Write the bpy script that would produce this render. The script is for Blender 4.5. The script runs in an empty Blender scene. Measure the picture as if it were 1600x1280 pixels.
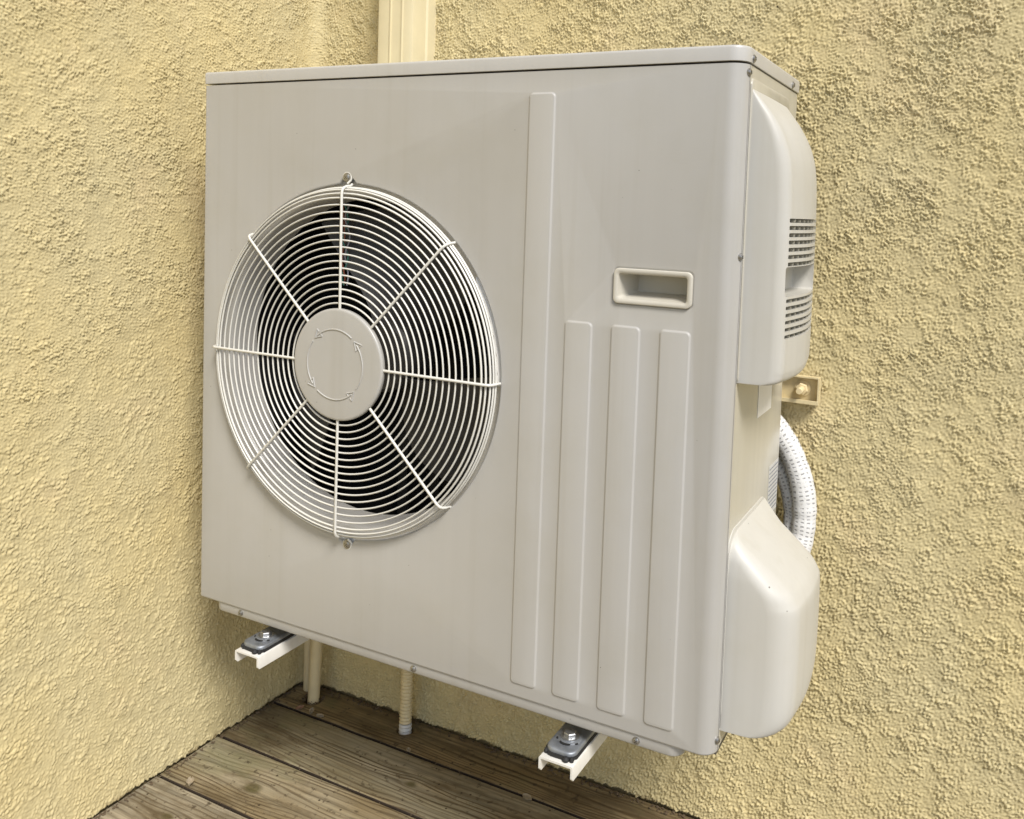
import bpy, bmesh, math, random
import numpy as np
from mathutils import Vector, Matrix, noise as mnoise
from mathutils.geometry import delaunay_2d_cdt

# ------------------------------------------------------------ camera, sky, sun, exposure
sc = bpy.context.scene
col = sc.collection
cam_d = bpy.data.cameras.new('camera')
cam = bpy.data.objects.new('camera', cam_d)
col.objects.link(cam)
M3 = [[0.8939632202209732, -0.44419489840827125, -0.05933509181094576],
      [0.44671370615661327, 0.8938283078706024, 0.03895921946085007],
      [0.03572989818024664, -0.061333908054527625, 0.9974775817524862]]
m = Matrix([[M3[r][0], M3[r][2], -M3[r][1]] for r in range(3)]).to_4x4()
m.translation = Vector((1.24122673, -1.0855172, 0.71040871))
cam.matrix_world = m
cam_d.sensor_width = 36.0
cam_d.lens = 1369.87 * 36.0 / 1600.0
cam_d.shift_x = (800 - 881.49) / 1600.0
cam_d.shift_y = (413.48 - 640) / 1600.0
cam_d.clip_start = 0.02
cam_d.clip_end = 500
sc.camera = cam

SUN_DIR = Vector((0.52, -0.41, 0.75)).normalized()          # towards the sun
sun_el = math.asin(SUN_DIR.z)
sun_d = bpy.data.lights.new('sun', 'SUN')
sun_d.energy = 3.0
sun_d.angle = math.radians(18)
sun_d.color = (1.0, 0.96, 0.90)
sun = bpy.data.objects.new('sun', sun_d)
sun.rotation_euler = (-SUN_DIR).to_track_quat('-Z', 'Y').to_euler()
sun.location = (3, -3, 4)
col.objects.link(sun)
world = bpy.data.worlds.new('World')
sc.world = world
world.use_nodes = True
wn = world.node_tree.nodes
wn.clear()
wo = wn.new('ShaderNodeOutputWorld')
wb = wn.new('ShaderNodeBackground')
ws = wn.new('ShaderNodeTexSky')
ws.sky_type = 'NISHITA'
ws.sun_disc = False
ws.sun_elevation = sun_el
ws.sun_rotation = math.atan2(SUN_DIR.x, SUN_DIR.y)
ws.air_density = 1.0
ws.dust_density = 1.5
wb.inputs['Strength'].default_value = 0.115
world.node_tree.links.new(ws.outputs[0], wb.inputs[0])
world.node_tree.links.new(wb.outputs[0], wo.inputs[0])
sc.view_settings.view_transform = 'Standard'
sc.view_settings.look = 'None'
sc.view_settings.exposure = 0.31
sc.view_settings.gamma = 1.0

random.seed(7)
rng = np.random.default_rng(11)
ZD = -0.3857          # deck surface
XL = -0.1276          # left wall plane
YW = 0.410            # back wall plane
XR = 0.945            # right side of the unit
ZT = 0.9029           # top of the front panel

# ------------------------------------------------------------ material helpers
class NT:
    def __init__(s, name):
        s.m = bpy.data.materials.new(name)
        s.m.use_nodes = True
        s.t = s.m.node_tree
        s.b = s.t.nodes['Principled BSDF']
        s.tc = s.n('ShaderNodeTexCoord')
    def n(s, typ, **kw):
        x = s.t.nodes.new(typ)
        for k, v in kw.items():
            setattr(x, k, v)
        return x
    def l(s, a, b):
        s.t.links.new(a, b)
    def inp(s, node, i, v):
        if hasattr(v, 'is_linked') or hasattr(v, 'links'):
            s.l(v, node.inputs[i])
        else:
            node.inputs[i].default_value = v
    def mapping(s, scale=(1, 1, 1), rot=(0, 0, 0), loc=(0, 0, 0), src=None):
        x = s.n('ShaderNodeMapping')
        s.l(src or s.tc.outputs['Object'], x.inputs[0])
        x.inputs['Location'].default_value = loc
        x.inputs['Rotation'].default_value = rot
        x.inputs['Scale'].default_value = scale
        return x.outputs[0]
    def noise(s, vec, scale, detail=4, rough=.55, dist=0):
        x = s.n('ShaderNodeTexNoise')
        s.l(vec, x.inputs['Vector'])
        x.inputs['Scale'].default_value = scale
        x.inputs['Detail'].default_value = detail
        x.inputs['Roughness'].default_value = rough
        x.inputs['Distortion'].default_value = dist
        return x.outputs[0]
    def ramp(s, f, stops, interp='LINEAR'):
        x = s.n('ShaderNodeValToRGB')
        s.l(f, x.inputs[0])
        e = x.color_ramp.elements
        x.color_ramp.interpolation = interp
        while len(e) < len(stops):
            e.new(0.5)
        for q, (p, c) in zip(e, stops):
            q.position = p
            q.color = (c, c, c, 1) if not hasattr(c, '__len__') else (*c, 1)
        return x.outputs[0]
    def mix(s, f, a, b, mode='MIX'):
        x = s.n('ShaderNodeMix', data_type='RGBA', blend_type=mode)
        s.inp(x, 0, f)
        for i, v in ((6, a), (7, b)):
            if isinstance(v, tuple):
                x.inputs[i].default_value = (*v, 1)
            else:
                s.l(v, x.inputs[i])
        return x.outputs[2]
    def math(s, op, a, b=0.0, c=None):
        x = s.n('ShaderNodeMath', operation=op)
        s.inp(x, 0, a)
        s.inp(x, 1, b)
        if c is not None:
            s.inp(x, 2, c)
        return x.outputs[0]
    def bump(s, h, strength=.3, dist=.001, nrm=None):
        x = s.n('ShaderNodeBump')
        x.inputs['Strength'].default_value = strength
        x.inputs['Distance'].default_value = dist
        s.l(h, x.inputs['Height'])
        if nrm:
            s.l(nrm, x.inputs['Normal'])
        return x.outputs[0]
    def col(s, c):
        s.inp(s.b, 'Base Color', (*c, 1) if isinstance(c, tuple) else c)
    def rough(s, v):
        s.inp(s.b, 'Roughness', v)
    def normal(s, v):
        s.l(v, s.b.inputs['Normal'])

def paint(name, base, rough=.42, streak=.03, dirt=.06, warm=(1.0, .93, .78), dots=0.0, wob=.25, spec=.65):
    t = NT(name)
    v = t.mapping((55, 55, 1.6))
    st = t.noise(v, 1.0, 5, .6)
    st = t.ramp(st, [(.3, 1 - streak), (.7, 1 + streak * .2 if 1 + streak * .2 < 1 else 1.0)])
    big = t.noise(t.mapping((1, 1, 1)), 3.2, 4, .6)
    bigr = t.ramp(big, [(.35, 0.0), (.75, 1.0)])
    c1 = t.mix(t.math('MULTIPLY', bigr, dirt * 4), base, tuple(a * b for a, b in zip(base, warm)))
    c2 = t.mix(1.0, c1, st, 'MULTIPLY')
    dr = t.noise(t.mapping((34, 34, .9), loc=(3, 0, 5)), 1.0, 4, .55)
    c2 = t.mix(t.ramp(dr, [(.56, 0.0), (.70, .16 if streak > .02 else .06)]), c2, tuple(a * b for a, b in zip(base, (.72, .68, .58))))
    bt = t.noise(t.mapping((1, 1, 1), loc=(9, 4, 1)), 7.5, 6, .65)
    c2 = t.mix(t.ramp(bt, [(.48, 0.0), (.72, .30)]), c2, tuple(a * b for a, b in zip(base, (.86, .84, .76))))
    if dots:
        d = t.n('ShaderNodeTexVoronoi')
        t.l(t.mapping((1, 1, 1)), d.inputs['Vector'])
        d.inputs['Scale'].default_value = 42
        sel = t.ramp(d.outputs['Distance'], [(.018 * dots, 1.0), (.04 * dots, 0.0)])
        pick = t.n('ShaderNodeSeparateColor')
        t.l(d.outputs['Color'], pick.inputs[0])
        s2 = t.math('MULTIPLY', sel, t.math('GREATER_THAN', pick.outputs[0], .80))
        c2 = t.mix(s2, c2, (.10, .09, .07))
    t.col(c2)
    rr = t.noise(t.mapping((8, 8, 3)), 3, 4)
    t.rough(t.math('ADD', rough - .08, t.math('MULTIPLY', rr, .16)))
    t.b.inputs['Specular IOR Level'].default_value = spec
    h1 = t.noise(t.mapping((1, 1, 1)), 260, 2)
    h2 = t.noise(t.mapping((1, 1, .6)), 2.2, 2)
    n1 = t.bump(h2, wob, .004)
    t.normal(t.bump(h1, .05, .0005, n1))
    return t.m

PANEL = (.470, .462, .440)
M_panel = paint('panel_paint', PANEL, .33, .025, .05, dots=1.0)
M_side = paint('side_paint', (.54, .52, .45), .24, .07, .10)
M_lid = paint('lid_paint', (.53, .52, .495), .32, .03, .04)
M_cover = paint('cover_plastic', (.555, .545, .505), .40, .04, .05, dots=1.6, wob=.06, spec=.45)
M_grille = paint('grille_coating', (.72, .71, .66), .38, .02, .03, wob=0.0)
M_white = paint('bracket_paint', (.80, .79, .75), .45, .05, .10, wob=.05)

def plain(name, c, rough=.5, metal=0.0, nz=.12, scale=60, bump=.1, bd=.0005):
    t = NT(name)
    n = t.noise(t.mapping((1, 1, 1)), scale, 5, .6)
    r = t.ramp(n, [(.3, 1 - nz), (.7, 1.0)])
    t.col(t.mix(1.0, tuple(c), r, 'MULTIPLY'))
    t.rough(rough)
    t.b.inputs['Metallic'].default_value = metal
    t.normal(t.bump(n, bump, bd))
    return t.m
M_black = plain('shade_black', (.012, .012, .012), .8)
M_coil = plain('coil_dark', (.012, .012, .011), .6)
M_blade = plain('fan_blade_plastic', (.055, .053, .05), .5, nz=.4, scale=14)
M_rubber = plain('black_rubber', (.018, .018, .018), .7, bump=.5, bd=.002, scale=90)
M_steel = plain('screw_steel', (.50, .49, .47), .35, .9, .4, 180, .2)
M_galv = plain('galvanised_steel', (.40, .43, .47), .48, .7, .45, 45, .15)
M_bolt = plain('zinc_bolt', (.55, .56, .57), .33, .9, .4, 220, .3)
M_cream = plain('cream_pvc', (.80, .67, .40), .5, 0, .12, 30)
M_duct = plain('duct_pvc', (.72, .64, .42), .42, 0, .08, 20)
M_yellow = plain('yellow_painted_steel', (.76, .64, .38), .5, 0, .18, 60)
M_stick = plain('sticker_paper', (.90, .89, .85), .4, 0, .05, 60)
M_ink = plain('grey_ink', (.22, .24, .30), .6, 0, .3, 400)
M_tip = plain('white_hose_end', (.75, .74, .70), .5, 0, .2, 90)

# stucco: real relief in the mesh, fine grain in the bump
def stucco(name):
    t = NT(name)
    a = t.noise(t.mapping((1, 1, 1)), 3.0, 4, .6)
    b = t.noise(t.mapping((1, 1, 1)), 38, 3, .6)
    c = t.mix(t.ramp(a, [(.35, 0.0), (.68, 1.0)]), (.655, .545, .285), (.610, .525, .300))
    pk = t.noise(t.mapping((1, 1, 1), loc=(4, 8, 3)), 5.5, 3, .6)
    c = t.mix(t.ramp(pk, [(.55, 0.0), (.72, .40)]), c, (.70, .560, .330))
    gy = t.noise(t.mapping((6, 6, 1.1), loc=(1, 5, 7)), 1.4, 5, .6)
    c = t.mix(t.ramp(gy, [(.50, 0.0), (.74, .22)]), c, (.54, .48, .29))
    c = t.mix(1.0, c, t.ramp(b, [(.28, .86), (.66, 1.0)]), 'MULTIPLY')
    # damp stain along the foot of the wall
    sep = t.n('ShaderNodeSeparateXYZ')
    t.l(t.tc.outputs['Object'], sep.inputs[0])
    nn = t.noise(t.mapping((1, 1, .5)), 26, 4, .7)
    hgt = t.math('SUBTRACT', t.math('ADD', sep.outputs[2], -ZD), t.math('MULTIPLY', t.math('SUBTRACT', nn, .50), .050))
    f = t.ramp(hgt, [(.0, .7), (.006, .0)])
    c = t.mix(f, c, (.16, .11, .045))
    # tiny dark specks
    d = t.n('ShaderNodeTexVoronoi')
    t.l(t.mapping((1, 1, 1)), d.inputs['Vector'])
    d.inputs['Scale'].default_value = 17
    s1 = t.ramp(d.outputs['Distance'], [(.022, 1.0), (.035, 0.0)])
    pick = t.n('ShaderNodeSeparateColor')
    t.l(d.outputs['Color'], pick.inputs[0])
    c = t.mix(t.math('MULTIPLY', s1, t.math('GREATER_THAN', pick.outputs[0], .9)), c, (.09, .06, .03))
    t.col(c)
    t.rough(.72)
    t.b.inputs['Specular IOR Level'].default_value = .3
    h = t.noise(t.mapping((1, 1, 1)), 420, 3, .6)
    t.normal(t.bump(h, .25, .0008))
    return t.m
M_stucco = stucco('yellow_stucco')

M_edge = plain('dirty_shaded_board_edge', (.045, .030, .018), .85, 0, .5, 90)  # board sides: dirt plus the shade of the gaps put into the colour
def wood():
    t = NT('weathered_wood')
    at = t.n('ShaderNodeAttribute', attribute_name='board')
    comb = t.n('ShaderNodeCombineXYZ')
    t.l(t.math('MULTIPLY', at.outputs['Fac'], 3.7), comb.inputs[0])
    t.l(t.math('MULTIPLY', at.outputs['Fac'], 1.3), comb.inputs[2])
    add = t.n('ShaderNodeVectorMath', operation='ADD')
    t.l(t.tc.outputs['Object'], add.inputs[0])
    t.l(comb.outputs[0], add.inputs[1])
    P = add.outputs[0]
    sep = t.n('ShaderNodeSeparateXYZ')
    t.l(P, sep.inputs[0])
    so = t.n('ShaderNodeSeparateXYZ')
    t.l(t.tc.outputs['Object'], so.inputs[0])
    warp = t.noise(t.mapping((1.6, 9, 1), src=P), 1.0, 3, .5)
    warp2 = t.noise(t.mapping((7, 30, 1), src=P), 1.0, 3, .5)
    ph = t.math('ADD', t.math('MULTIPLY', sep.outputs[1], 640.0), t.math('MULTIPLY', warp, 62.0))
    ph = t.math('ADD', ph, t.math('MULTIPLY', warp2, 5.0))
    # knots bend the grain around themselves
    knots = ((0.0505, 0.0817, .016), (.30, .235, .010), (.62, .06, .013), (-.02, -.05, .012), (.72, .24, .008))
    kmask = None
    for kx, ky, kr in knots:
        dx = t.math('SUBTRACT', so.outputs[0], kx)
        dy = t.math('SUBTRACT', so.outputs[1], ky)
        d2 = t.math('ADD', t.math('MULTIPLY', t.math('MULTIPLY', dx, dx), .25), t.math('MULTIPLY', dy, dy))
        g = t.math('DIVIDE', kr * kr * 7, t.math('ADD', d2, kr * kr * .6))
        sg = t.math('MULTIPLY', t.math('TANH', t.math('MULTIPLY', dy, 60.0)), g)
        ph = t.math('ADD', ph, t.math('MULTIPLY', sg, -1.6))
        rr = t.math('SQRT', t.math('ADD', t.math('MULTIPLY', t.math('MULTIPLY', dx, dx), .5), t.math('MULTIPLY', dy, dy)))
        km = t.ramp(rr, [(kr * .45, 1.0), (kr * 1.05, 0.0)], 'EASE')
        kmask = km if kmask is None else t.math('MAXIMUM', kmask, km)
    ring = t.math('SINE', ph)
    ring = t.math('MULTIPLY_ADD', ring, .5, .5)
    fib = t.noise(t.mapping((5, 420, 1), src=P), 1.0, 3, .6)
    fib2 = t.noise(t.mapping((2.5, 120, 1), src=P), 1.0, 4, .6)
    patch = t.noise(t.mapping((3, 7, 1), src=P), 1.0, 4, .6)
    patch2 = t.noise(t.mapping((2, 4, 1), loc=(5, 3, 0), src=P), 1.0, 3, .6)
    late = t.ramp(ring, [(.45, 0.0), (.97, 1.0)])
    lgate = t.ramp(t.noise(t.mapping((1.5, 16, 1), loc=(2, 7, 0), src=P), 1.0, 3, .6), [(.38, .25), (.6, 1.0)])
    late = t.math('MULTIPLY', late, lgate)
    base = t.mix(t.ramp(patch, [(.35, 0.0), (.65, 1.0)]), (.36, .28, .17), (.53, .475, .375))
    base = t.mix(t.ramp(patch2, [(.5, 0.0), (.72, .6)]), base, (.215, .20, .125))
    c = t.mix(t.math('MULTIPLY', late, .80), base, (.115, .075, .035))
    c = t.mix(1.0, c, t.ramp(fib2, [(.3, .55), (.62, 1.0)]), 'MULTIPLY')
    c = t.mix(1.0, c, t.ramp(fib, [(.3, .80), (.6, 1.0)]), 'MULTIPLY')
    hue = t.ramp(at.outputs['Fac'], [(0.0, (.84, .72, .50)), (.5, (.86, .86, .78)), (1.0, (.92, .90, .86))])
    c = t.mix(1.0, c, hue, 'MULTIPLY')
    c = t.mix(t.math('MULTIPLY', kmask, .75), c, (.075, .065, .016))
    # dirt specks and blotches
    stn = t.noise(t.mapping((3.5, 9, 1), loc=(1, 9, 2), src=P), 1.0, 5, .68)
    c = t.mix(t.ramp(stn, [(.50, 0.0), (.63, .70)]), c, (.10, .07, .033))
    grn = t.noise(t.mapping((5, 8, 1), loc=(4, 2, 6), src=P), 1.0, 4, .6)
    c = t.mix(t.ramp(grn, [(.56, 0.0), (.70, .45)]), c, (.18, .18, .08))
    bl = t.noise(t.mapping((1, 1, 1), src=P), 55, 4, .7)
    c = t.mix(t.ramp(bl, [(.58, 0.0), (.69, .80)]), c, (.05, .035, .02))
    d = t.n('ShaderNodeTexVoronoi')
    t.l(t.mapping((1, 1, 1)), d.inputs['Vector'])
    d.inputs['Scale'].default_value = 60
    s1 = t.ramp(d.outputs['Distance'], [(.09, 1.0), (.16, 0.0)])
    pick = t.n('ShaderNodeSeparateColor')
    t.l(d.outputs['Color'], pick.inputs[0])
    c = t.mix(t.math('MULTIPLY', s1, t.math('GREATER_THAN', pick.outputs[0], .74)), c, (.05, .035, .02))
    t.col(c)
    t.rough(.62)
    t.b.inputs['Specular IOR Level'].default_value = .35
    h = t.math('ADD', t.math('MULTIPLY', fib, .5), t.math('MULTIPLY', t.math('SUBTRACT', 1.0, late), .7))
    h = t.math('ADD', h, t.math('MULTIPLY', fib2, .5))
    t.normal(t.bump(h, .6, .0012))
    return t.m
M_wood = wood()
M_ground = plain('ground_soil', (.07, .055, .04), .9, 0, .5, 6, .6, .02)

# ------------------------------------------------------------ object helpers
def link(name, me, mat, parent=None, smooth=None):
    o = bpy.data.objects.new(name, me)
    for mm in (mat if isinstance(mat, (list, tuple)) else [mat]):
        me.materials.append(mm)
    col.objects.link(o)
    if parent:
        o.parent = parent
    if smooth is not None:
        me.set_sharp_from_angle(angle=math.radians(smooth))
        for p in me.polygons:
            p.use_smooth = True
    return o
def obj(name, bm, mat, parent=None, smooth=35, recalc=True):
    if recalc:
        bmesh.ops.recalc_face_normals(bm, faces=bm.faces)
    me = bpy.data.meshes.new(name)
    bm.to_mesh(me)
    bm.free()
    return link(name, me, mat, parent, smooth)
def thing(name, label, cat, loc=(0, 0, 0), group=None):
    o = bpy.data.objects.new(name, None)
    o.location = loc
    o.empty_display_size = .05
    col.objects.link(o)
    return tag(o, label, cat, group)
def tag(o, label, cat, group=None, kind=None):
    if label: o['label'] = label
    if cat: o['category'] = cat
    if group: o['group'] = group
    if kind: o['kind'] = kind
    return o

def box(bm, x0, x1, y0, y1, z0, z1, bev=0.0, seg=2):
    r = bmesh.ops.create_cube(bm, size=1)
    vs = r['verts']
    for v in vs:
        v.co = Vector((x0 + (v.co.x + .5) * (x1 - x0), y0 + (v.co.y + .5) * (y1 - y0), z0 + (v.co.z + .5) * (z1 - z0)))
    if bev:
        es = list({e for v in vs for e in v.link_edges})
        bmesh.ops.bevel(bm, geom=es, offset=bev, segments=seg, profile=.5, affect='EDGES')
def loft(bm, rings, closed=True, cap0=False, cap1=False):
    R = [[bm.verts.new(p) for p in r] for r in rings]
    n = len(R[0])
    for a, b in zip(R[:-1], R[1:]):
        for i in range(n if closed else n - 1):
            j = (i + 1) % n
            bm.faces.new((a[i], a[j], b[j], b[i]))
    if cap0: bm.faces.new(R[0][::-1])
    if cap1: bm.faces.new(R[-1])
    return R
def tube(bm, pts, rad, n=8, closed=False, caps=True):
    pts = [Vector(p) for p in pts]
    N = len(pts)
    rads = rad if hasattr(rad, '__len__') else [rad] * N
    up = None
    rings = []
    for i, p in enumerate(pts):
        if closed:
            t = (pts[(i + 1) % N] - pts[i - 1]).normalized()
        else:
            t = (pts[min(i + 1, N - 1)] - pts[max(i - 1, 0)]).normalized()
        if up is None:
            up = Vector((0, 1, 0)) if abs(t.y) < .9 else Vector((0, 0, 1))
        u = (up - t * up.dot(t)).normalized()
        up = u
        w = t.cross(u)
        rings.append([p + (u * math.cos(2 * math.pi * k / n) + w * math.sin(2 * math.pi * k / n)) * rads[i] for k in range(n)])
    if closed:
        rings.append(rings[0])
        R = [[bm.verts.new(q) for q in r] for r in rings[:-1]]
        R.append(R[0])
        for a, b in zip(R[:-1], R[1:]):
            for i in range(n):
                j = (i + 1) % n
                bm.faces.new((a[i], a[j], b[j], b[i]))
    else:
        loft(bm, rings, True, caps, caps)
def disc(bm, c, axis, prof, n=32):
    """lathe: prof = [(radius, offset along axis)...]"""
    c = Vector(c); a = Vector(axis).normalized()
    u = a.orthogonal().normalized(); w = a.cross(u)
    rings = [[c + a * h + (u * math.cos(2 * math.pi * k / n) + w * math.sin(2 * math.pi * k / n)) * max(r, 1e-5) for k in range(n)] for r, h in prof]
    loft(bm, rings, True, True, True)
def rrect(x0, x1, z0, z1, r, seg=6):
    pts = []
    for cx, cz, a0 in ((x1 - r, z0 + r, -90), (x1 - r, z1 - r, 0), (x0 + r, z1 - r, 90), (x0 + r, z0 + r, 180)):
        for k in range(seg + 1):
            a = math.radians(a0 + 90 * k / seg)
            pts.append((cx + r * math.cos(a), cz + r * math.sin(a)))
    return pts
def screw(parent, c, axis, r=.0048, name='screw'):
    bm = bmesh.new()
    disc(bm, c, axis, [(r * 1.15, -.002), (r * 1.15, .0004), (r * .95, .0006), (r * .92, .0016), (r * .6, .0026), (r * .2, .0029)], 20)
    a = Vector(axis).normalized()
    # cross slot: two dark bars sunk in the head
    o = obj(name, bm, M_steel, parent, 40)
    bm = bmesh.new()
    u = a.orthogonal().normalized(); w = a.cross(u)
    for d in (u, w):
        q = Vector(c) + a * .00265
        tube(bm, [q - d * r * .55, q + d * r * .55], .0005, 4)
    obj('slot', bm, M_black, o, 40)
    return o

# ------------------------------------------------------------ stucco walls
def band(nu, nv, d, lam, width=.6, aniso=1.0, ang=0.0, seed=0):
    g = np.random.default_rng(seed).standard_normal((nu, nv))
    F = np.fft.rfft2(g)
    fu = np.fft.fftfreq(nu, d)[:, None]; fv = np.fft.rfftfreq(nv, d)[None, :]
    c, s = math.cos(ang), math.sin(ang)
    a = (fu * c + fv * s) * aniso; b = (-fu * s + fv * c)
    f = np.sqrt(a * a + b * b) + 1e-9
    H = np.exp(-(np.log(f * lam) ** 2) / (2 * width ** 2))
    x = np.fft.irfft2(F * H, s=(nu, nv))
    return x / x.std()
def lowpass(nu, nv, d, lam, seed):
    g = np.random.default_rng(seed).standard_normal((nu, nv))
    F = np.fft.rfft2(g)
    fu = np.fft.fftfreq(nu, d)[:, None]; fv = np.fft.rfftfreq(nv, d)[None, :]
    x = np.fft.irfft2(F * np.exp(-(fu ** 2 + fv ** 2) * lam * lam), s=(nu, nv))
    return x / x.std()
def coords(lo_far, lo, hi, hi_far, d):
    mid = list(np.arange(lo, hi, d))
    def grow(start, end, sgn):
        out = []; p = start; s = d
        while (p - end) * sgn < 0:
            s *= 1.12; p += s * sgn; out.append(p)
        return out
    a = grow(lo, lo_far, -1) if lo_far < lo else []
    b = grow(hi, hi_far, 1) if hi_far > hi else []
    return np.array(a[::-1] + mid + b)
def stucco_wall(name, us, vs, d, to3, seed, aniso, ang, ang2, amp, label, corner):
    nu, nv = len(us), len(vs)
    n4 = lowpass(nu, nv, d, .16, seed + 3)
    zz = (vs - ZD) / 1.5
    k1 = 1 / (1 + np.exp(-(6 * (zz[None, :] - .55) + 1.6 * n4)))      # 0 low on the wall, 1 high up
    def two(lam, w, sd):
        return band(nu, nv, d, lam, w, aniso, ang, sd) * (1 - k1) + band(nu, nv, d, lam * .92, w, 1 + (aniso - 1) * .45, ang2, sd + 40) * k1
    n1 = two(.0092, .45, seed)
    n2 = two(.0052, .35, seed + 1)
    n5 = two(.021, .45, seed + 4)
    n3 = band(nu, nv, d, .0040, .25, 1 + (aniso - 1) * .5, ang, seed + 2)
    n6 = lowpass(nu, nv, d, .030, seed + 5)
    x = .62 * n1 + .46 * n2 + .62 * n5 + .40 * n6
    h = np.log1p(np.exp(2.0 * x)) / 2.0
    h = h / (1 + .20 * h)
    rough = np.clip(.92 + .12 * np.tanh(1.2 * n4) + .20 * np.tanh(n6), .35, 1.6)
    H = (h + .30 * n2 + .22 * n3) * amp * rough + np.tanh(n4) * .0010
    # relief finer than the mesh can carry fades out far from the unit
    fu = np.clip(2.6 - np.abs(np.gradient(us)) / d, .0, 1.0); fv = np.clip(2.6 - np.abs(np.gradient(vs)) / d, .0, 1.0)
    H = H * fu[:, None] * fv[None, :]
    # the render is coved into the inside corner
    dc = np.clip(np.abs(us - corner), 0, .034)
    H = H + (.034 - np.sqrt(np.maximum(.034 ** 2 - (.034 - dc) ** 2, 0)))[:, None] * .75
    # undercut crevice where the render stops just above the boards
    e = np.random.default_rng(seed + 9).standard_normal(nu)
    k = np.exp(-np.linspace(-3, 3, 15) ** 2); e = np.convolve(e, k / k.sum(), 'same'); e = e / e.std()
    lim = ZD + .0035 + .0016 * e
    H = np.where(vs[None, :] < lim[:, None], -.010, H)
    U, V = np.meshgrid(us, vs, indexing='ij')
    co = to3(U, V, H)
    idx = np.arange(nu * nv).reshape(nu, nv)
    q = np.stack([idx[:-1, :-1], idx[1:, :-1], idx[1:, 1:], idx[:-1, 1:]], -1).reshape(-1, 4)
    # a slab behind the rendered face gives the wall its thickness
    corners = [(us[0], vs[0]), (us[-1], vs[0]), (us[-1], vs[-1]), (us[0], vs[-1])]
    fr = np.array([to3(np.array(u), np.array(v), np.array(-.016)) for u, v in corners])
    bk = np.array([to3(np.array(u), np.array(v), np.array(-.15)) for u, v in corners])
    n0 = nu * nv
    co = np.concatenate([co.reshape(-1, 3), fr, bk])
    f, b = [n0 + i for i in range(4)], [n0 + 4 + i for i in range(4)]
    extra = [f, b[::-1]] + [[f[i], b[i], b[(i + 1) % 4], f[(i + 1) % 4]] for i in range(4)]
    q = np.concatenate([q, np.array(extra)])
    me = bpy.data.meshes.new(name)
    me.vertices.add(len(co)); me.vertices.foreach_set('co', co.astype(np.float32).ravel())
    me.loops.add(q.size); me.loops.foreach_set('vertex_index', q.astype(np.int32).ravel())
    me.polygons.add(len(q))
    me.polygons.foreach_set('loop_start', np.arange(0, q.size, 4, dtype=np.int32))
    me.update(calc_edges=True)
    me.polygons.foreach_set('use_smooth', np.ones(len(q), dtype=bool))
    o = link(name, me, M_stucco)
    tag(o, label, 'wall')
    return o
zs = coords(-.96, ZD - .02, 1.36, 2.3, .0016)
stucco_wall('stucco_wall', coords(XL - .004, XL - .004, 1.95, 3.2, .0016), zs, .0016,
            lambda u, v, h: np.stack([u, YW - h, v], -1), 21, 1.75, 1.0, -1.15, .00185,
            'pale yellow stucco wall behind the outdoor unit, facing the camera', XL)
stucco_wall('stucco_wall', coords(-2.6, -1.15, YW + .004, YW + .004, .0016)[::-1], zs, .0016,
            lambda u, v, h: np.stack([XL + h, u, v], -1), 57, 2.0, 2.2, 2.75, .00145,
            'pale yellow stucco wall on the left side, at a right angle beside the fan', YW)

# ------------------------------------------------------------ deck
def deck():
    bm = bmesh.new()
    lay = bm.verts.layers.float.new('board')
    edges = [0.4475, 0.310, 0.165, 0.020, -0.125]
    y = -.125
    while y > -2.7:
        y -= .145; edges.append(y)
    rnd = random.Random(3)
    hues = [.08, .48, .62, .80, .55] + [rnd.random() for _ in edges]
    for i in range(len(edges) - 1):
        y1 = edges[i] - .0024 + rnd.uniform(-.0006, .0006)
        y0 = edges[i + 1] + .0024
        if i == 0: y1 = YW + .001
        dz = rnd.uniform(-.0012, .0008)
        xs = [XL - .001] + [XL + .03 * k for k in range(1, 60)] + [XL + 1.8 + .12 * k for k in range(13)]
        n = 14; r = .004
        # cross-section: flat top with eased edges, sides down 3 cm
        prof = []
        for k in range(5):
            a = math.radians(90 * k / 4); prof.append((y0 + r - r * math.cos(a), -r + r * math.sin(a)))
        for k in range(1, 6):
            prof.append((y0 + r + (y1 - y0 - 2 * r) * k / 6, 0))
        for k in range(5):
            a = math.radians(90 * k / 4); prof.append((y1 - r + r * math.sin(a), -r + r * math.cos(a)))
        prof = [(y0, -.034)] + prof + [(y1, -.034)]
        rings = []
        for x in xs:
            ring = []
            for (yy, zz) in prof:
                w = mnoise.noise(Vector((x * 3, yy * 6, i * 7.3))) * .0012
                e = mnoise.noise(Vector((x * 14, i * 3.1, 4 + (yy > (y0 + y1) / 2)))) * .0012
                tt = (yy - y0) / (y1 - y0) * 2 - 1
                ring.append((x, yy + e * tt, ZD + zz + dz + w - .0012 * (1 - tt * tt)))
            rings.append(ring)
        R = loft(bm, rings, True, True, True)
        for ring in R:
            for v in ring: v[lay] = hues[i]
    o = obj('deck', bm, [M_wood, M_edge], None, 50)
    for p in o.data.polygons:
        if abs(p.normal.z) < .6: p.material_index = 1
    o['kind'] = 'structure'
    return o
deck_o = deck()
def boolean(target, cutters, op='DIFFERENCE'):
    for c in cutters:
        md = target.modifiers.new('b', 'BOOLEAN'); md.operation = op; md.solver = 'EXACT'; md.object = c
    dg = bpy.context.evaluated_depsgraph_get()
    dg.update()
    me = bpy.data.meshes.new_from_object(target.evaluated_get(dg))
    old = target.data
    target.modifiers.clear()
    target.data = me
    me.name = old.name
    bpy.data.meshes.remove(old)
    for c in cutters:
        d = c.data; bpy.data.objects.remove(c); bpy.data.meshes.remove(d)
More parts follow.
